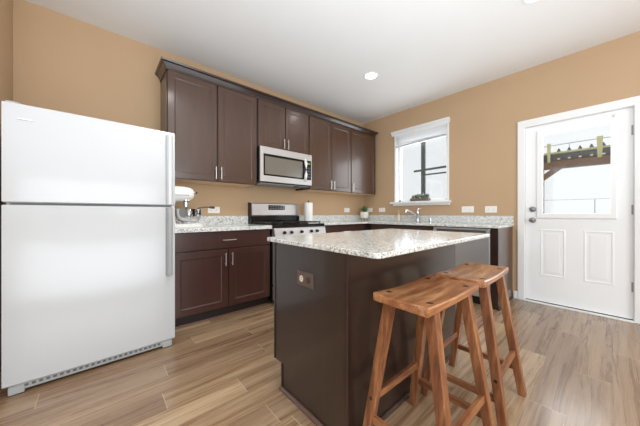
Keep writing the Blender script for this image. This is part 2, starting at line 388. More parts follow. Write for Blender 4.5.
upper(-.703, -.06, ZB, ZT, [(-.694, -.070, -.668)], 'tall dark single-door wall cabinet in the corner by the sink window', (1.40, 1.525))
# crown moulding over the run
prof = [(0, ZT-.01), (.006, ZT-.01), (.008, ZT+.012), (.030, ZT+.045), (.045, ZT+.052), (.05, ZT+.068), (0, ZT+.068)]
b = MB(); L = []
for off, z in prof:
    L.append((off, z))
path = [(-3.252, 0, (-1, 0)), (-3.252, -.34, (-1, -1)), (-.085, -.34, (1, -1)), (-.085, 0, (1, 0))]
loops = [[(px+dx*off, py+dy*off, z) for off, z in prof] for px, py, (dx, dy) in path]
b.ring(loops)
tag(b.build('crown_molding', M_ESPD), 'dark crown molding running along the top of the wall cabinets', 'molding')

# base cabinets
CT, CB = .900, .875
def base_cab(x0, x1, label, split, drawer_handle=True, cat='cabinet'):
    t = thing('base_cabinet', ((x0+x1)/2, 0, 0), label, 'cabinet'); o = t.location[:]
    MB(o).box((x0+.001, -.585, .100), (x1-.001, -.001, CB-.0005)).build('body', M_ESPD, t)
    MB(o).box((x0+.001, -.550, 0), (x1-.001, -.03, .0995)).build('toe_kick', M_KICK, t)
    d = MB(o).panel((x0+.006, -.5855, .688), (1, 0, 0), (0, 0, 1), (0, -1, 0), x1-x0-.02, .170, .0195, stile=0).build('drawer', M_ESPR, t)
    bar_handle(d, o, ((x0+x1)/2-.055, -.605, .771), ((x0+x1)/2+.08, -.605, .771), (0, -1, 0))
    xs = [x0+.006, split, x1-.014]
    for i, hx in ((0, split-.035), (1, split+.030)):
        a, c = xs[i]+(.004 if i else 0), xs[i+1]-(0 if i else .004)
        d = MB(o).panel((a, -.5855, .105), (1, 0, 0), (0, 0, 1), (0, -1, 0), c-a, .573, .0195, stile=.062).build('door', M_ESPR, t)
        bar_handle(d, o, (hx, -.605, .517), (hx, -.605, .645), (0, -1, 0))
    return t
base_cab(-3.262, -2.301, 'dark base cabinet with one wide drawer over two doors beside the refrigerator', -2.770)
MBs = MB((-2.8, -.55, 0)); MBs.box((-3.262, -.566, 0), (-2.301, -.5505, .018), .003); tag(MBs.build('shoe_molding', mat('reddish_shoe_molding', srgb(120, 92, 78), .35)), 'thin brown shoe molding along the floor under the cabinet beside the refrigerator', 'molding')
base_cab(-1.548, -.66, 'dark base cabinet behind the island between the range and the corner', -1.10)

# right wall run (fronts face -x)
def rbox(o, y0, y1, z0, z1, x0=-.585, x1=-.001): return MB(o).box((x0, y0, z0), (x1, y1, z1))
t = thing('corner_base_cabinet', (-.3, -.33, 0), 'dark corner base cabinet where the two counters meet', 'cabinet'); o = t.location[:]
b = MB(o); b.box((-.659, -.585, .105), (-.001, -.001, CB-.0005)); b.box((-.585, -.659, .105), (-.001, -.585, CB-.0005)); b.build('body', M_ESPD, t)
b = MB(o); b.box((-.6, -.52, 0), (-.03, -.03, .1045)); b.build('toe_kick', M_KICK, t)
t = thing('sink_cabinet', (-.3, -1.17, 0), 'dark sink base cabinet on the window wall left of the dishwasher', 'cabinet'); o = t.location[:]
b = MB(o)
b.box((-.585, -.661, .105), (-.001, -.68, CB-.0005)); b.box((-.585, -1.66, .105), (-.001, -1.679, CB-.0005)); b.box((-.585, -.68, .105), (-.001, -1.66, .125)); b.box((-.585, -.68, .125), (-.565, -1.66, CB-.0005)); b.box((-.02, -.68, .125), (-.001, -1.66, CB-.0005))
b.build('body', M_ESPD, t)
MB(o).box((-.52, -.67, 0), (-.03, -1.679, .1045)).build('toe_kick', M_KICK, t)
MB(o).panel((-.5855, -1.668, .688), (0, 1, 0), (0, 0, 1), (-1, 0, 0), .995, .170, .0195, stile=0).build('false_drawer_front', M_ESP, t)
for y, hy in ((-1.668, -1.21), (-1.168, -1.13)):
    d = MB(o).panel((-.5855, y, .125), (0, 1, 0), (0, 0, 1), (-1, 0, 0), .494, .553, .0195, stile=.062).build('door', M_ESP, t)
    bar_handle(d, o, (-.605, hy, .517), (-.605, hy, .645), (-1, 0, 0))
t = thing('dishwasher', (-.3, -2.0, 0), 'stainless steel dishwasher under the counter seen beyond the island', 'dishwasher'); o = t.location[:]
MB(o).box((-.57, -1.684, .09), (-.005, -2.312, .868)).build('tub', M_BLACK, t)
d = MB(o); d.box((-.622, -1.686, .105), (-.572, -2.314, .800), .006, 2); d.build('door', M_STEEL, t)
b = MB(o); b.box((-.622, -1.686, .845), (-.572, -2.314, .866), .003); b.box((-.600, -1.690, .800), (-.572, -2.310, .845)); b.box((-.622, -1.686, .80), (-.60, -1.72, .845)); b.box((-.622, -2.28, .80), (-.60, -2.314, .845)); b.build('control_strip', M_STEEL, t)
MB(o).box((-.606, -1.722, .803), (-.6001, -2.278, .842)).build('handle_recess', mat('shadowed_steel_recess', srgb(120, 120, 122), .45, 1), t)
MB(o).box((-.545, -1.69, 0), (-.05, -2.31, .09)).build('toe_kick', M_BLACK, t)
t = thing('end_cabinet_panel', (-.3, -2.36, 0), 'dark cabinet end panel closing the counter run beside the dishwasher', 'cabinet panel'); o = t.location[:]
MB(o).box((-.600, -2.318, .0), (-.575, -2.389, CB-.0005), .002).build('filler', M_ESPD, t)
MB(o).box((-.5745, -2.372, 0), (-.001, -2.390, CB-.0005), .002).build('side_panel', M_ESP, t)
MB(o).box((-.610, -2.3905, 0), (-.001, -2.403, .018), .003).build('shoe_molding', M_ESPD, t)

# ------------------------------------------------------------------ countertops
t = thing('countertop', (-2.8, -.32, CB), 'cream speckled granite countertop with the stand mixer on it, beside the refrigerator', 'countertop'); o = t.location[:]
MB(o).box((-3.262, -.640, CB), (-2.305, -.0205, CT), .004, 2).box((-3.262, -.640, .862), (-2.305, -.612, CB+.003), .003).build('slab', M_GRAN, t)
MB(o).box((-3.262, -.020, CB), (-2.305, -.001, 1.003), .003).build('backsplash', M_GRAN, t)
t = thing('countertop', (-.6, -.6, CB), 'cream speckled granite L-shaped countertop under the sink window', 'countertop'); o = t.location[:]
b = MB(o)
SY0, SY1, SX0, SX1 = -.86, -1.50, -.52, -.16
b.box((-1.550, -.640, CB), (-.640, -.0205, CT), .003); b.box((-.640, SY0, CB), (-.0205, -.0205, CT)); b.box((-.640, SY1, CB), (SX0, SY0, CT)); b.box((SX1, SY1, CB), (-.0205, SY0, CT)); b.box((-.640, -2.404, CB), (-.0205, SY1, CT), .003)
b.build('slab', M_GRAN, t)
b = MB(o); b.box((-1.550, -.020, CB), (-.001, -.001, 1.003)); b.box((-.020, -.020, CB), (-.001, -2.40, 1.003), .002); b.build('backsplash', M_GRAN, t)
t = thing('kitchen_sink', (-.34, -1.18, .70), 'stainless undermount sink in the counter below the window', 'sink'); o = t.location[:]
b = MB(o)
b.box((SX0, SY0, .70), (SX1, SY1, .704)); b.box((SX0-.004, SY0, .70), (SX0, SY1, CB-.001)); b.box((SX1, SY0, .70), (SX1+.004, SY1, CB-.001)); b.box((SX0, SY0, .70), (SX1, SY0+.004, CB-.001)); b.box((SX0, SY1-.004, .70), (SX1, SY1, CB-.001))
b.build('basin', M_STEEL, t); MB(o).lathe((-.34, -1.18, .704), [(.045, 0), (.045, .003), (.03, .001), (0, .001)], 24).build('drain', M_CHROME, t, True)

t = thing('faucet', (-.10, -1.18, CT), 'chrome single-handle faucet with angled pull-out spout below the window', 'faucet'); o = t.location[:]
MB(o).lathe((-.1, -1.18, CT), [(.038, 0), (.038, .008), (.030, .014), (.029, .12), (.031, .125), (.031, .168), (.022, .180), (0, .182)], 24).build('body', M_CHROME, t, True)
MB(o).tube([(-.105, -1.175, 1.005), (-.16, -1.135, 1.035), (-.215, -1.095, 1.062), (-.235, -1.080, 1.072)], [.016, .015, .018, .019], 14).build('spout', M_CHROME, t, True)
MB(o).tube([(-.230, -1.083, 1.072), (-.250, -1.068, 1.070), (-.256, -1.063, 1.044)], [.020, .023, .019], 14).build('spray_head', M_CHROME, t, True)
MB(o).tube([(-.1, -1.18, 1.085), (-.09, -1.195, 1.098), (-.07, -1.235, 1.11)], [.010, .008, .006], 10).build('lever', M_CHROME, t, True)
t = thing('soap_bottle', (-.10, -.845, CT), 'small cream soap pump bottle standing left of the faucet', 'soap dispenser'); o = t.location[:]
MB(o).lathe((-.1, -.845, CT), [(.026, 0), (.027, .01), (.026, .095), (.014, .112), (.011, .12)], 20).build('bottle', mat('cream_ceramic', srgb(222, 212, 190), .3), t, True)
b = MB(o); b.lathe((-.1, -.845, CT+.12), [(.013, 0), (.013, .016), (.005, .018), (.005, .045), (.009, .047), (.009, .054), (0, .055)], 16); b.tube([(-.1, -.845, CT+.170), (-.14, -.85, CT+.168)], .004, 8); b.build('pump', mat('pale_gold', srgb(215, 200, 140), .35, .5), t, True)
b = MB((-.10, -1.385, CT)); b.lathe((-.1, -1.385, CT), [(.020, 0), (.022, .045), (.022, .062), (.016, .068), (0, .069)], 20); tag(b.build('air_gap', M_CHROME, smooth=True), 'small chrome air gap cap on the counter right of the faucet', 'air gap')

# ------------------------------------------------------------------ outlets
def outlet(name, org, U, Wv, Nn, label, w_=.135, h_=.075, m=M_WHITE, group='white outlets low on the tan walls'):
    U, Wv, Nn, org = Vector(U), Vector(Wv), Vector(Nn), Vector(org)
    t = thing(name, org, label, 'outlet', group)
    def quad(c, a, b_, d0, d1, m_, nm):
        q = MB(org); q.ring([[c+U*sx*a+Wv*sz*b_+Nn*d for sx, sz in ((-1, -1), (1, -1), (1, 1), (-1, 1))] for d in (d0, d1)]); return q.build(nm, m_, t)
    q = MB(org)
    R = lambda i, d: [org+U*sx*(w_/2-i)+Wv*sz*(h_/2-i)+Nn*d for sx, sz in ((-1, -1), (1, -1), (1, 1), (-1, 1))]
    q.ring([R(0, .0003), R(0, .003), R(.003, .0055)]); q.build('cover_plate', m, t)
    for s in (-1, 1):
        c = org+U*s*w_*.2
        q = MB(org); q.ring([[c+U*(.0155*cos(a)*1.05)+Wv*(.017*sin(a))+Nn*d for a in [2*pi*i/16 for i in range(16)]] for d in (.0057, .0075)])
        f = q.build('receptacle', M_WHITE if m is M_WHITE else (mat('ivory_plastic', srgb(226, 214, 196), .4) if s < 0 else M_PLATE2), t)
        q = MB(org)
        for k in (-1, 1): q.ring([[c+Wv*(.006*k+sx*.0011)+U*sz*.004+Nn*d for sx, sz in ((-1, -1), (1, -1), (1, 1), (-1, 1))] for d in (.0076, .0079)])
        q.build('slots', M_BLACK, f)
    return t
M_PLATE = mat('bronze_cover_plate', srgb(112, 96, 86), .35, .5); M_PLATE2 = mat('dark_brown_receptacle', srgb(70, 56, 50), .4)
A_ = ((1, 0, 0), (0, 0, 1), (0, -1, 0)); B_ = ((0, -1, 0), (0, 0, 1), (-1, 0, 0))
outlet('wall_outlet', (-2.722, 0, 1.075), *A_, 'white wall outlet above the counter right of the stand mixer')
outlet('wall_outlet', (-1.335, 0, 1.085), *A_, 'white wall outlet partly hidden behind the paper towel roll')
outlet('wall_outlet', (-.455, 0, 1.092), *A_, 'white wall outlet between the paper towel roll and the potted plant')
outlet('wall_outlet', (0, -.15, 1.095), *B_, 'white wall outlet directly right of the potted plant in the corner')
outlet('wall_outlet', (0, -.435, 1.095), *B_, 'white wall outlet just left of the sink window sill')
outlet('wall_outlet', (0, -1.873, 1.088), *B_, 'white wall outlet right of the sink window, nearer the window', .155, .085)
outlet('wall_outlet', (0, -2.155, 1.085), *B_, 'white wall outlet right of the sink window, nearer the white door', .135, .085)

# ------------------------------------------------------------------ island
IX0, IX1, IY0, IY1 = -2.930, -1.764, -1.790, -2.408
CBI, CTI = .867, .892
t = thing('kitchen_island', ((IX0+IX1)/2, -2.1, 0), 'dark espresso kitchen island cabinet in the middle of the floor', 'kitchen island', None); o = t.location[:]
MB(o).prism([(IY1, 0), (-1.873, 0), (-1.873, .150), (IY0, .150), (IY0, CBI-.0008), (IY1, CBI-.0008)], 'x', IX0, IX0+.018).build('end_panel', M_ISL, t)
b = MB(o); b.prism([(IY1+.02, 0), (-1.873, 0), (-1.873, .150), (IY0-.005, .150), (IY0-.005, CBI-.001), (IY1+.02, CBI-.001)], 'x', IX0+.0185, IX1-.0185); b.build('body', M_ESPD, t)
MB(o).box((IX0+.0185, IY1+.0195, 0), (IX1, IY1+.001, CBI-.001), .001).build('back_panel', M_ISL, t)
b = MB(o); b.box((IX0-.001, IY1+.022, 0), (IX0+.022, IY1-.004, CBI-.0008), .003); b.build('corner_post', M_ESPD, t)
b = MB(o); b.box((IX0-.006, IY0+.004, .150), (IX0+.018, IY0-.012, CBI-.001), .002); b.box((IX0-.006, -1.869, .018), (IX0+.018, -1.885, .152), .002); b.build('edge_trim', M_ESPD, t)
MB(o).prism([(IX0-.0165, 0), (IX0-.001, 0), (IX0-.001, .020), (IX0-.008, .020), (IX0-.0165, .010)], 'y', -1.868, IY1-.013).build('shoe_molding', mat('brown_shoe_molding', srgb(98, 76, 68), .3, coat=.3), t)
MB(o).prism([(IY1-.013, 0), (IY1, 0), (IY1, .020), (IY1-.007, .020), (IY1-.013, .010)], 'x', IX0-.001, IX1).build('shoe_molding', mat('dark_shoe_molding', srgb(66, 50, 46), .25, coat=.4), t)
for a in (0, 1):
    x = IX0+.03+a*.575
    d = MB(o).panel((x+.555, IY0-.0045, .165), (-1, 0, 0), (0, 0, 1), (0, 1, 0), .55, .70, .0195).build('door', M_ESP, t)
    bar_handle(d, o, (x+(.50 if a == 0 else .05), IY0+.016, .72), (x+(.50 if a == 0 else .05), IY0+.016, .85), (0, 1, 0))
def rounded(x0, x1, y0, y1, r, n=5):
    P = []
    for cx, cy, a0 in ((x1-r, y1-r, 0), (x0+r, y1-r, 90), (x0+r, y0+r, 180), (x1-r, y0+r, 270)):
        for i in range(n+1): a = radians(a0+90*i/n); P.append((cx+r*cos(a), cy+r*sin(a)))
    return P
b = MB((-2.2, -2.2, CBI)); lo = rounded(-2.975, -1.66, -2.610, -1.760, .022)
sh = lambda e: [(x+(-2.2275-x)*e/.7475 if True else x, y+(-2.1885-y)*e/.42) for x, y in lo]
b.ring([[(x, y, CBI) for x, y in sh(.002)], [(x, y, CBI+.003) for x, y in lo], [(x, y, CTI-.006) for x, y in lo], [(x, y, CTI-.003) for x, y in sh(.002)]])
tag(b.build('island_countertop', M_GRAN), 'cream speckled granite slab topping the kitchen island', 'countertop')
outlet('island_outlet', (IX0, -2.105, .690), *((0, -1, 0), (0, 0, 1), (-1, 0, 0)), 'dark bronze outlet on the end panel of the island', .140, .078, M_PLATE, None)

# ------------------------------------------------------------------ refrigerator
fa = radians(1.7); FW, FH, FD = .834, 1.662, .80
t = thing('refrigerator', (-4.120, -.898, 0), 'tall white top-freezer refrigerator at the left edge', 'refrigerator', rz=fa)
b = MB(); b.box((0.004, .072, .03), (FW-.004, FD, FH-.008), .006, 2); b.build('body', M_FRIDGE, t)
def fdoor(z0, z1, nm):
    b = MB(); n = 14; L = []
    for k in range(n+1):
        u = k/n; x = FW*u; yb = -.010*(1-(2*u-1)**2); L.append((x, yb))
    prof = L+[(FW, .066), (0, .066)]
    def ins(e): 
        cx, cy = FW/2, .03
        return [(cx+(x-cx)*(1-e/cx), cy+(y-cy)*(1-e/.036)) for x, y in prof]
    b.ring([[(x, y, z0) for x, y in ins(.006)], [(x, y, z0+.006) for x, y in ins(0)], [(x, y, z1-.006) for x, y in ins(0)], [(x, y, z1-.0015) for x, y in ins(.002)], [(x, y, z1) for x, y in ins(.006)]])
    return b.build(nm, M_FRIDGE, t, True)
fz = fdoor(1.097, FH, 'freezer_door'); fd = fdoor(.058, 1.084, 'fridge_door')
def fhandle(z0, z1, parent, m):
    b = MB(); x0, x1 = FW-.062, FW-.022
    b.prism([(x0, -.003), (x0+.006, -.030), (x0+.014, -.038), (x1-.008, -.038), (x1, -.028), (x1, .002)], 'z', z0, z1)
    return b.build('handle', m, parent)
fhandle(1.102, FH-.03, fz, M_FRIDGE); fhandle(.560, 1.077, fd, M_GREYHANDLE)
b = MB(); b.box((.02, .010, .018), (FW-.02, .05, .057), .004)
gr = b.build('base_grille', M_GREYPL, t)
b = MB()
for i in range(24): b.box((.08+i*.028, .0085, .034), (.096+i*.028, .0098, .048))
b.build('grille_slots', mat('shadow_grey', srgb(96, 98, 98), .6), gr)
for x in (.020, FW-.080):
    MB().box((x, .004, .004), (x+.062, .05, .046), .004).build('foot', M_GREYPL, t)
for x in (.03, FW-.09): MB().box((x, FD-.1, 0), (x+.06, FD-.03, .0295)).build('foot', M_BLACK, t)
b = MB(); b.prism([(.012, .012), (.055, .012), (.068, .03), (.06, .10), (.012, .10)], 'z', FH-.006, FH+.010); b.build('hinge_cover', M_GREYHANDLE, t)
MB().box((.055, -.007, 1.572), (.115, -.002, 1.580), .001).build('badge', M_CHROME, t)
MB().box((.02, .068, 1.0845), (FW-.01, .071, 1.0965)).build('gasket', M_GREYPL, t)

# ------------------------------------------------------------------ microwave
t = thing('microwave', (-1.945, 0, 1.40), 'stainless steel over-the-range microwave hung beneath the short cabinet', 'microwave'); o = t.location[:]
mx0, mx1, mz0, mz1 = -2.3315, -1.5615, 1.405, 1.8365
MB(o).box((mx0+.002, -.375, mz0), (mx1-.002, -.002, mz1), .002).build('case', M_BLACK, t)
d = MB(o)
def fr(x0, x1, z0, z1, xa, xb, za, zb, y0, y1, ob):
    ob.box((x0, y1, z0), (xa, y0, z1), .002); ob.box((xb, y1, z0), (x1, y0, z1), .002); ob.box((xa, y1, zb), (xb, y0, z1), .002); ob.box((xa, y1, z0), (xb, y0, za), .002)
fr(mx0+.002, mx1-.002, mz0+.012, mz1-.001, mx0+.045, mx1-.012, mz0+.085, mz1-.085, -.376, -.402, d)
d = d.build('door', M_STEEL, t)
MB(o).box((mx0+.0455, -.377, mz0+.086), (-1.655, -.398, mz1-.086), .001).build('window', mat('smoked_door_glass', srgb(132, 130, 124), .18, .5), d)
b = MB(o); fr(mx0+.0455, -1.655, mz0+.0855, mz1-.0855, mx0+.064, -1.715, mz0+.104, mz1-.112, -.3985, -.4005, b); b.build('window_border', M_BLKGLASS, d)
MB(o).tube([(-1.690, -.40, 1.475), (-1.690, -.425, 1.490), (-1.690, -.440, 1.55), (-1.690, -.445, 1.62), (-1.690, -.440, 1.69), (-1.690, -.425, 1.747), (-1.690, -.40, 1.762)], .019, 12).build('handle', mat('pale_satin_steel', srgb(226, 226, 226), .35, .4), d, True)
b = MB(o).box((-1.653, -.377, mz0+.086), (mx1-.0125, -.3995, mz1-.086), .001).build('control_panel', M_BLKGLASS, t)
MB(o).box((-1.64, -.4003, 1.70), (-1.59, -.3996, 1.725)).build('display', mat('green_display', srgb(70, 80, 30), .3, emis=srgb(150, 160, 40), emis_s=.5), b)
M_BTN = mat('grey_button', srgb(90, 90, 92), .4)
for i in range(4):
    for j in range(3): MB(o).box((-1.640+j*.018, -.4003, 1.52+i*.04), (-1.628+j*.018, -.3996, 1.538+i*.04)).build('button', M_BTN, b)
q = MB(o); q.box((mx0+.02, -.36, mz0-.010), (mx1-.02, -.06, mz0-.0005), .002); q.build('underside_grille', M_GREYPL, t)
q = MB(o); q.box((-1.80, -.38, mz0-.022), (-1.60, -.30, mz0-.0105), .002); q.build('lamp_cover', M_BLACK, t)

# ------------------------------------------------------------------ range
t = thing('kitchen_range', (-1.936, 0, 0), 'stainless steel gas range with black cooktop behind the island', 'range'); o = t.location[:]
rx0, rx1 = -2.298, -1.5555
MB(o).box((rx0+.003, -.62, .05), (rx1-.003, -.03, .868)).build('body', M_BLACK, t)
MB(o).box((rx0, -.665, .868), (rx1, -.022, .905), .006, 2).build('cooktop', M_BLKGLASS, t)
b = MB(o); b.prism([(-.621, .760), (-.672, .760), (-.690, .775), (-.672, .855), (-.660, .867), (-.621, .867)], 'x', rx0, rx1); cp = b.build('control_panel', M_STEEL, t)
for x in (-2.175, -2.080, -1.936, -1.79, -1.70):
    kb = MB(o); kb.lathe((x, -.682, .815), [(.019, 0.0), (.019, -.008), (.015, -.012), (.013, -.028), (.0, -.029)], 20, 'y'); kb.box((x-.003, -.719, .802), (x+.003, -.708, .828), .001); kb.build('knob', mat('dark_knob', srgb(52, 50, 52), .3, .6), cp, True)
b = MB(o); b.box((rx0+.006, -.660, .225), (rx1-.006, -.6205, .752), .006, 2); od = b.build('oven_door', M_STEEL, t)
MB(o).box((rx0+.12, -.6625, .36), (rx1-.12, -.6602, .62)).build('oven_window', M_BLKGLASS, od)
bb = MB(o); bb.tube([(rx0+.05, -.70, .71), (rx1-.05, -.70, .71)], .012, 12)
for x in (rx0+.07, rx1-.07): bb.tube([(x, -.66, .71), (x, -.70, .71)], .008, 8)
bb.build('handle', M_STEEL, od, True)
MB(o).box((rx0+.006, -.660, .06), (rx1-.006, -.6205, .215), .006, 2).build('storage_drawer', M_STEEL, t)
for x in (rx0+.05, rx1-.05):
    for y in (-.56, -.08): MB(o).lathe((x, y, 0), [(.018, 0), (.018, .0495)], 12).build('foot', M_BLACK, t)
# backguard
b = MB(o); b.box((rx0, -.021, .868), (rx1, -.001, .90)); b.box((rx0, -.095, .906), (rx1, -.001, .998), .003); b.build('backguard_base', M_BLKGLASS, t)
b = MB(o); b.prism([(-.001, .999), (-.072, .999), (-.078, 1.012), (-.066, 1.160), (-.058, 1.172), (-.001, 1.172)], 'x', rx0+.012, rx1-.002); bg = b.build('backguard', mat('satin_steel', srgb(206, 207, 212), .34, .85), t)
MB(o).prism([(-.0005, .90), (-.085, .999), (-.080, 1.165), (-.0005, 1.18)], 'x', rx0-.004, rx0+.0115).build('backguard_end_cap', M_BLACK, t)
q = MB(o); q.prism([(-.0765, 1.082), (-.0775, 1.082), (-.0725, 1.145), (-.0715, 1.145)], 'x', -2.045, -1.790); q.build('display', M_BLKGLASS, bg)
M_BTN2 = mat('pale_grey_button', srgb(150, 152, 155), .4)
for i in range(9):
    for j in range(2):
        x = -2.03+i*.026; z = 1.094+j*.024; y = -.0778+(z-1.082)*.08
        MB(o).box((x, y-.0006, z), (x+.014, y+.0002, z+.010)).build('button', M_BTN2, bg)
for (gx) in (-2.13, -1.74):
    g = MB(o)
    for dx in (-.16, -.08, 0, .08, .16): g.box((gx+dx-.005, -.60, .918), (gx+dx+.005, -.13, .928), .001)
    for y in (-.60, -.47, -.365, -.26, -.14): g.box((gx-.165, y, .916), (gx+.165, y+.010, .927), .001)
    for dx in (-.16, .155):
        for y in (-.60, -.14): g.box((gx+dx-.004, y, .9045), (gx+dx+.006, y+.010, .918))
    g.build('burner_grate', M_BLACK, t)
    for y in (-.48, -.25): MB(o).lathe((gx, y, .905), [(.045, 0), (.045, .004), (.032, .006), (.030, .010), (0, .0105)], 24).build('burner', M_BLACK, t, True)

# ------------------------------------------------------------------ stand mixer
mx, my = -3.10, -.40
t = thing('stand_mixer', (mx, my, CT), 'white stand mixer with steel bowl on the counter beside the refrigerator', 'stand mixer'); o = t.location[:]
b = MB(o); b.ring([[(x, y, z) for x, y in rounded(-3.288+e, -2.965-e, my-.115+e, my+.115-e, .07, 6)] for z, e in ((CT, .004), (CT+.008, 0), (CT+.026, .0), (CT+.036, .012))]); b.build('base', M_WHITE, t, True)
b = MB(o); b.ring([[(cx+rx*cos(a), my+ry*sin(a), z) for a in [2*pi*i/24 for i in range(24)]] for z, cx, rx, ry in ((CT+.03, -3.235, .048, .066), (CT+.08, -3.240, .038, .050), (CT+.17, -3.240, .036, .048), (CT+.25, -3.235, .044, .054), (CT+.29, -3.230, .050, .058))]); b.build('column', M_WHITE, t, True)
b = MB(o); L = []
for x, zc, ry, rz in ((-3.292, 1.218, .02, .02), (-3.286, 1.219, .045, .045), (-3.262, 1.222, .060, .068), (-3.20, 1.218, .066, .076), (-3.12, 1.219, .064, .073), (-3.075, 1.221, .058, .064), (-3.048, 1.222, .044, .048), (-3.038, 1.222, .024, .026)):
    L.append([(x, my+ry*cos(a), zc+rz*sin(a)) for a in [2*pi*i/24 for i in range(24)]])
b.ring(L); hd = b.build('head', M_WHITE, t, True)
b = MB(o); b.lathe((-3.042, my, 1.238), [(.019, 0), (.019, .010), (.012, .014), (.011, .022), (0, .023)], 18, 'x'); b.build('attachment_hub', M_CHROME, hd, True)
MB(o).lathe((-3.0185, my, 1.238), [(.009, 0), (.011, .004), (.011, .012), (0, .013)], 14, 'x').build('hub_knob', M_BLACK, hd, True)
MB(o).prism([(-3.27, 1.201), (-3.09, 1.204), (-3.09, 1.210), (-3.27, 1.207)], 'y', my-.0665, my+.0665).build('trim_band', M_GREYPL, hd)
b = MB(o); b.lathe((-3.105, my, 0), [(.040, 1.178), (.040, 1.155), (.034, 1.148), (.022, 1.145), (.020, 1.10), (.014, 1.095), (.010, 1.06)], 20); b.build('beater_shaft', M_CHROME, t, True)
b = MB(o); b.lathe((-3.080, my, CT), [(.058, .037), (.06, .052), (.085, .062), (.104, .085), (.112, .125), (.114, .172), (.1165, .177), (.1115, .177), (.108, .13), (.098, .088), (.07, .068), (0, .062)], 36); bw = b.build('bowl', M_CHROME, t, True)
MB(o).tube([(-3.09, my-.112, 1.055), (-3.09, my-.155, 1.05), (-3.09, my-.165, 1.01), (-3.09, my-.150, .975), (-3.09, my-.104, .985)], .007, 10).build('bowl_handle', M_CHROME, bw, True)
t = thing('serving_spoon', (-2.97, my+.02, 1.07), 'dark handled spoon sticking out of the mixer bowl to the right', 'spoon'); o = t.location[:]
MB(o).tube([(-3.055, my+.02, 1.040), (-2.985, my+.02, 1.088), (-2.93, my+.02, 1.096), (-2.885, my+.02, 1.096)], [.006, .006, .0065, .007], 10).build('stem', mat('dark_bronze', srgb(96, 78, 66), .35, .5), t, True)
MB(o).tube([(-2.89, my+.02, 1.096), (-2.86, my+.02, 1.095), (-2.835, my+.02, 1.094)], [.008, .013, .012], 10).build('grip', mat('dark_brown_grip', srgb(66, 46, 38), .5), t, True)

# ------------------------------------------------------------------ paper towel, plants
t = thing('paper_towel_roll', (-1.47, -.20, CT), 'white paper towel roll on an upright holder right of the range', 'paper towel'); o = t.location[:]
MB(o).lathe((-1.47, -.20, CT), [(.08, 0), (.08, .008), (.074, .012), (0, .012)], 32).build('base', M_NICKEL, t, True)
MB(o).lathe((-1.47, -.20, CT), [(.060, .0125), (.062, .016), (.062, .285), (.058, .289), (.02, .289)], 36).build('paper_roll', mat('white_paper', srgb(246, 245, 242), .9), t, True)
MB(o).lathe((-1.47, -.20, CT), [(.006, .289), (.006, .305), (.011, .309), (.011, .318), (0, .322)], 16).build('finial', M_BLACK, t, True)

def succulent(b, c, r, n, h, seed):
    rnd = random.Random(seed); c = Vector(c)
    for i in range(n):
        a = i*2.4; tlt = .25+.9*(i/n); L = r*(.6+.5*rnd.random()); d = Vector((cos(a)*sin(tlt), sin(a)*sin(tlt), cos(tlt)))
        sd = d.cross(Vector((0, 0, 1))).normalized(); nn = sd.cross(d).normalized(); loops = []
        for u, wd in ((0, .25), (.3, .8), (.6, 1), (.85, .6), (1, .05)):
            p = c+d*L*u+Vector((0, 0, h*u*(1-.4*tlt)))+nn*(-.12*L*u*u); wv = wd*L*.22
            loops.append([p-sd*wv, p-nn*wv*.25, p+sd*wv, p+nn*wv*.35])
        b.ring(loops)
M_LEAF = mat('green_leaf', srgb(72, 112, 58), .4); M_LEAF2 = mat('grey_green_leaf', srgb(112, 124, 104), .5)
px, py = -.17, -.17
t = thing('potted_plant', (px, py, CT), 'small green plant in a white pot on thin legs in the counter corner', 'plant'); o = t.location[:]
b = MB(o); b.ring([[(x, y, z) for x, y in rounded(px-.058+e, px+.058-e, py-.058+e, py+.058-e, .02)] for z, e in ((CT+.045, .010), (CT+.055, .002), (CT+.155, 0), (CT+.158, .002), (CT+.158, .009), (CT+.142, .011))]); b.build('pot', M_WHITE, t, True)
for sx in (-1, 1):
    for sy in (-1, 1): MB(o).tube([(px+sx*.035, py+sy*.035, CT+.047), (px+sx*.042, py+sy*.042, CT+.002)], [.006, .004], 8).build('leg', mat('tan_wood_leg', srgb(150, 110, 74), .5), t, True)
MB(o).box((px-.046, py-.046, CT+.12), (px+.046, py+.046, CT+.141)).build('soil', mat('dark_soil', srgb(60, 46, 36), .9), t)
b = MB(o); succulent(b, (px, py, CT+.14), .10, 22, .06, 3); b.build('foliage', M_LEAF, t)

t = thing('planter_box', (.03, -1.19, WZ0+.002), 'low grey wooden planter of small succulents on the window sill', 'planter'); o = t.location[:]
b = MB(o); zb = WZ0+.0025
b.box((-.015, -1.31, zb), (.065, -1.00, zb+.008)); b.box((-.015, -1.31, zb+.008), (-.007, -1.00, zb+.052)); b.box((.057, -1.31, zb+.008), (.065, -1.00, zb+.052)); b.box((-.007, -1.31, zb+.008), (.057, -1.302, zb+.052)); b.box((-.007, -1.008, zb+.008), (.057, -1.00, zb+.052))
b.build('box', mat('weathered_grey_wood', srgb(112, 102, 94), .7), t)
MB(o).box((-.0065, -1.3015, zb+.008), (.0565, -1.0085, zb+.045)).build('soil', mat('brown_soil', srgb(70, 58, 48), .9), t)
for i in range(6):
    b = MB(o); succulent(b, (.022+.01*(i % 2), -1.035-i*.048, zb+.044), .05+.012*((i*2) % 3), 14, .02+.02*(i in (2, 3)), 10+i)
    b.build('succulent', M_LEAF2 if i % 2 else mat('sage_leaf', srgb(134, 146, 128), .5), t)

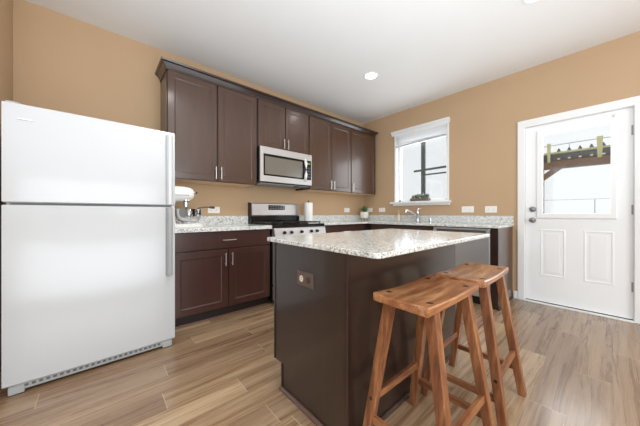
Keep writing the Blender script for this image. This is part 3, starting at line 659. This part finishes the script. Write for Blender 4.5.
# ------------------------------------------------------------------ stools
H, SA, SB = .714, .233, .1215
FA, FB, TA, TB = .198, .194, .150, .092
def make_stool(label, m_seat):
    t = thing('bar_stool', (0, 0, 0), label, 'stool', None)
    b = MB(); nx, ny = 18, 6; loops = []
    def prof(x):   # closed section in y,z for a given x
        u = x/SA; top = H-.011*(1-u*u); bot = H-.036-.0025*(1-u*u)
        return top, bot
    xs = [-SA+.0, -SA+.004] + [SA*(-1+2*i/nx) for i in range(1, nx)] + [SA-.004, SA]
    for k, x in enumerate(xs):
        top, bot = prof(x); e = .004 if k in (0, len(xs)-1) else 0; sb = SB-e
        if e: top -= .004; bot += .003
        r = .005
        lp = [(x, -sb+r, bot), (x, -sb, bot+r), (x, -sb, top-r), (x, -sb+r, top)]
        lp += [(x, -sb+r+(2*(sb-r))*j/ny, top-.004*(1-(2*j/ny-1)**2)) for j in range(1, ny)]
        lp += [(x, sb-r, top), (x, sb, top-r), (x, sb, bot+r), (x, sb-r, bot)]
        loops.append(lp)
    b.ring(loops); seat = b.build('seat', m_seat, t, True)
    zt = H-.040
    def lp_(s, z, k=0):
        q = z/zt; return Vector((s[0]*(FA+(TA-FA)*q), s[1]*(FB+(TB-FB)*q), z))
    w2 = .019
    for s in ((-1, -1), (1, -1), (1, 1), (-1, 1)):
        b = MB(); P = []
        for z, ww in ((0, w2), (zt+.003, w2*1.08)):
            c = lp_(s, z); P += [(c.x+a*ww, c.y+bq*ww, z) for a, bq in ((-1, -1), (1, -1), (1, 1), (-1, 1))]
        b.hexa(P, .0025, 2); lg = b.build('leg', M_LEGW, t)
    for z, pairs, hh in ((.240, (((-1, 1), (1, 1)), ((-1, -1), (1, -1))), .034), (.150, (((-1, 1), (-1, -1)), ((1, 1), (1, -1))), .030)):
        for a, c in pairs:
            p, q = lp_(a, z), lp_(c, z); b = MB(); b.bar(p, q, .020, hh, bev=.002); b.build('stretcher', M_STR if z > .2 else M_STRY, t)
            if z > .2:
                for e, sg in ((p, -1), (q, 1)):
                    pl = MB(); x0 = e.x+sg*(w2+.0003); pl.lathe((x0, e.y, z), [(.0001, 0), (.0085, 0), (.0075, sg*.0012), (0, sg*.0014)] , 12, 'x'); pl.build('plug', M_PLUG, t)
    for s in ((-1, -1), (1, -1), (1, 1), (-1, 1)):
        x, y = s[0]*(SA-.070), s[1]*(SB-.030); top, _ = prof(x); c2 = s[1]
        dz = -.004*(1-(y/(SB-.005))**2); sl = (.032*x/SA/SA)
        pl = MB(); 
        def Z(xx): return H-.011*(1-(xx/SA)**2)+dz
        P = [(x-.011, y-.011), (x+.011, y-.011), (x+.011, y+.011), (x-.011, y+.011)]
        pl.hexa([(xx, yy, Z(xx)-.003) for xx, yy in P]+[(xx, yy, Z(xx)+.0008) for xx, yy in P]); pl.build('plug', M_PLUG, seat)
    return t
M_STRY = stool_wood('honey_brown_wood_end_rail', (16, 5, 30), **K_)
s1 = make_stool('brown wooden saddle-seat bar stool nearest the camera at the island', M_SEAT)
s2 = copy_tree(s1); s2['label'] = 'brown wooden saddle-seat bar stool farther right, nearer the door and dishwasher'
s1.location = (-2.669, -2.650, 0); s1.rotation_euler.z = -.023
s2.location = (-2.150, -2.658, 0); s2.rotation_euler.z = .017
for s in (s1, s2): s['group'] = 'wooden bar stools along the island'

# ------------------------------------------------------------------ outside
struct('patio_ground', MB().box((.13, -7, -.12), (9, 3, -.02)), mat('pale_concrete', srgb(214, 216, 216), .8))
t = thing('pergola', (2.0, -2.8, -.02), 'brown wooden pergola beam with pale yellow joists seen through the door window', 'pergola'); o = t.location[:]
M_BEAM = mat('weathered_brown_beam', srgb(124, 92, 70), .7); M_JOIST = mat('pale_yellow_timber', srgb(206, 206, 140), .6); M_BLKB = mat('charcoal_board', srgb(44, 44, 40), .7)
MB(o).box((1.98, -3.75, 1.795), (2.07, -2.25, 1.925), .004).build('beam', M_BEAM, t)
MB(o).bar((1.97, -2.72, 1.885), (1.97, -2.36, 1.60), .08, .07, up=(1, 0, 0)).build('brace', M_BEAM, t)
MB(o).box((1.97, -2.42, -.02), (2.08, -2.30, 1.795), .004).build('post', M_BEAM, t)
MB(o).box((1.97, -3.80, -.02), (2.08, -3.68, 1.795), .004).build('post', M_BEAM, t)
MB(o).box((2.00, -3.75, 1.930), (2.04, -2.25, 2.045), .002).build('fascia', M_BLKB, t)
MB(o).box((1.95, -3.75, 2.046), (2.04, -2.25, 2.072), .002).build('ledger_strip', M_JOIST, t)
for y, w_ in ((-2.50, .05), (-3.10, .07)):
    MB(o).hexa([(1.90, y-w_/2+.01, 1.90), (1.945, y-w_/2+.01, 1.90), (1.945, y+w_/2-.01, 1.90), (1.90, y+w_/2-.01, 1.90), (1.90, y-w_/2, 2.22), (1.945, y-w_/2, 2.22), (1.945, y+w_/2, 2.22), (1.90, y+w_/2, 2.22)], .002).build('joist', M_JOIST, t)
for i in range(7):
    y = -2.62-i*.13
    MB(o).box((1.985, y-.018, 1.945), (1.999, y+.018, 1.968), .001).build('bracket', M_WHITE, t)
    MB(o).hexa([(2.0, y-.03, 2.0725), (2.03, y-.03, 2.0725), (2.03, y+.03, 2.0725), (2.0, y+.03, 2.0725), (2.01, y-.004, 2.14), (2.02, y-.004, 2.14), (2.02, y+.012, 2.13), (2.01, y+.012, 2.13)]).build('cleat', M_BLKB, t)
b = MB(o); b.tube([(2.02, -2.25, 2.195), (2.02, -2.75, 2.205), (2.02, -3.3, 2.205), (2.02, -3.75, 2.20)], .006, 8)
for y in (-2.30, -2.75, -3.25, -3.70): b.tube([(2.02, y, 2.07), (2.02, y, 2.21)], .005, 6)
b.build('wire', mat('grey_wire', srgb(150, 152, 150), .6), t)
t = thing('garden_fence', (7.0, -1.5, -.02), 'faint distant fence rail seen low through the door window', 'fence'); o = t.location[:]
MB(o).box((7.0, -3.4, 1.45), (7.03, -.8, 1.466)).build('rail', mat('faint_grey_rail', srgb(205, 205, 203), .7), t)
for y in (-3.38, -2.93, -.9): MB(o).box((7.0, y-.012, -.02), (7.03, y+.012, 1.45)).build('post', mat('faint_grey_post', srgb(190, 190, 188), .7), t)
t = thing('porch_post', (1.2, -.45, -.02), 'dark grey-green post with two cross rails outside the sink window', 'post'); o = t.location[:]
M_PP = mat('dark_green_grey_paint', srgb(88, 100, 98), .6)
MB(o).box((1.18, -.625, -.02), (1.24, -.552, 2.75), .004).build('post', M_PP, t)
b = MB(o); b.bar((1.17, -.40, 1.918), (1.17, -1.10, 1.934), .02, .040); b.build('cross_rail', M_PP, t)
b = MB(o); b.box((1.171, -.60, 1.808), (1.179, -1.09, 1.838)); b.build('cross_rail', M_PP, t)

# things resting on the counters sit a hair above the stone
for ob in list(COL.objects):
    if ob.parent is None and ob.name.split('.')[0] in ('stand_mixer', 'faucet', 'paper_towel_roll', 'potted_plant', 'soap_bottle', 'air_gap', 'serving_spoon'): ob.location.z += .0008
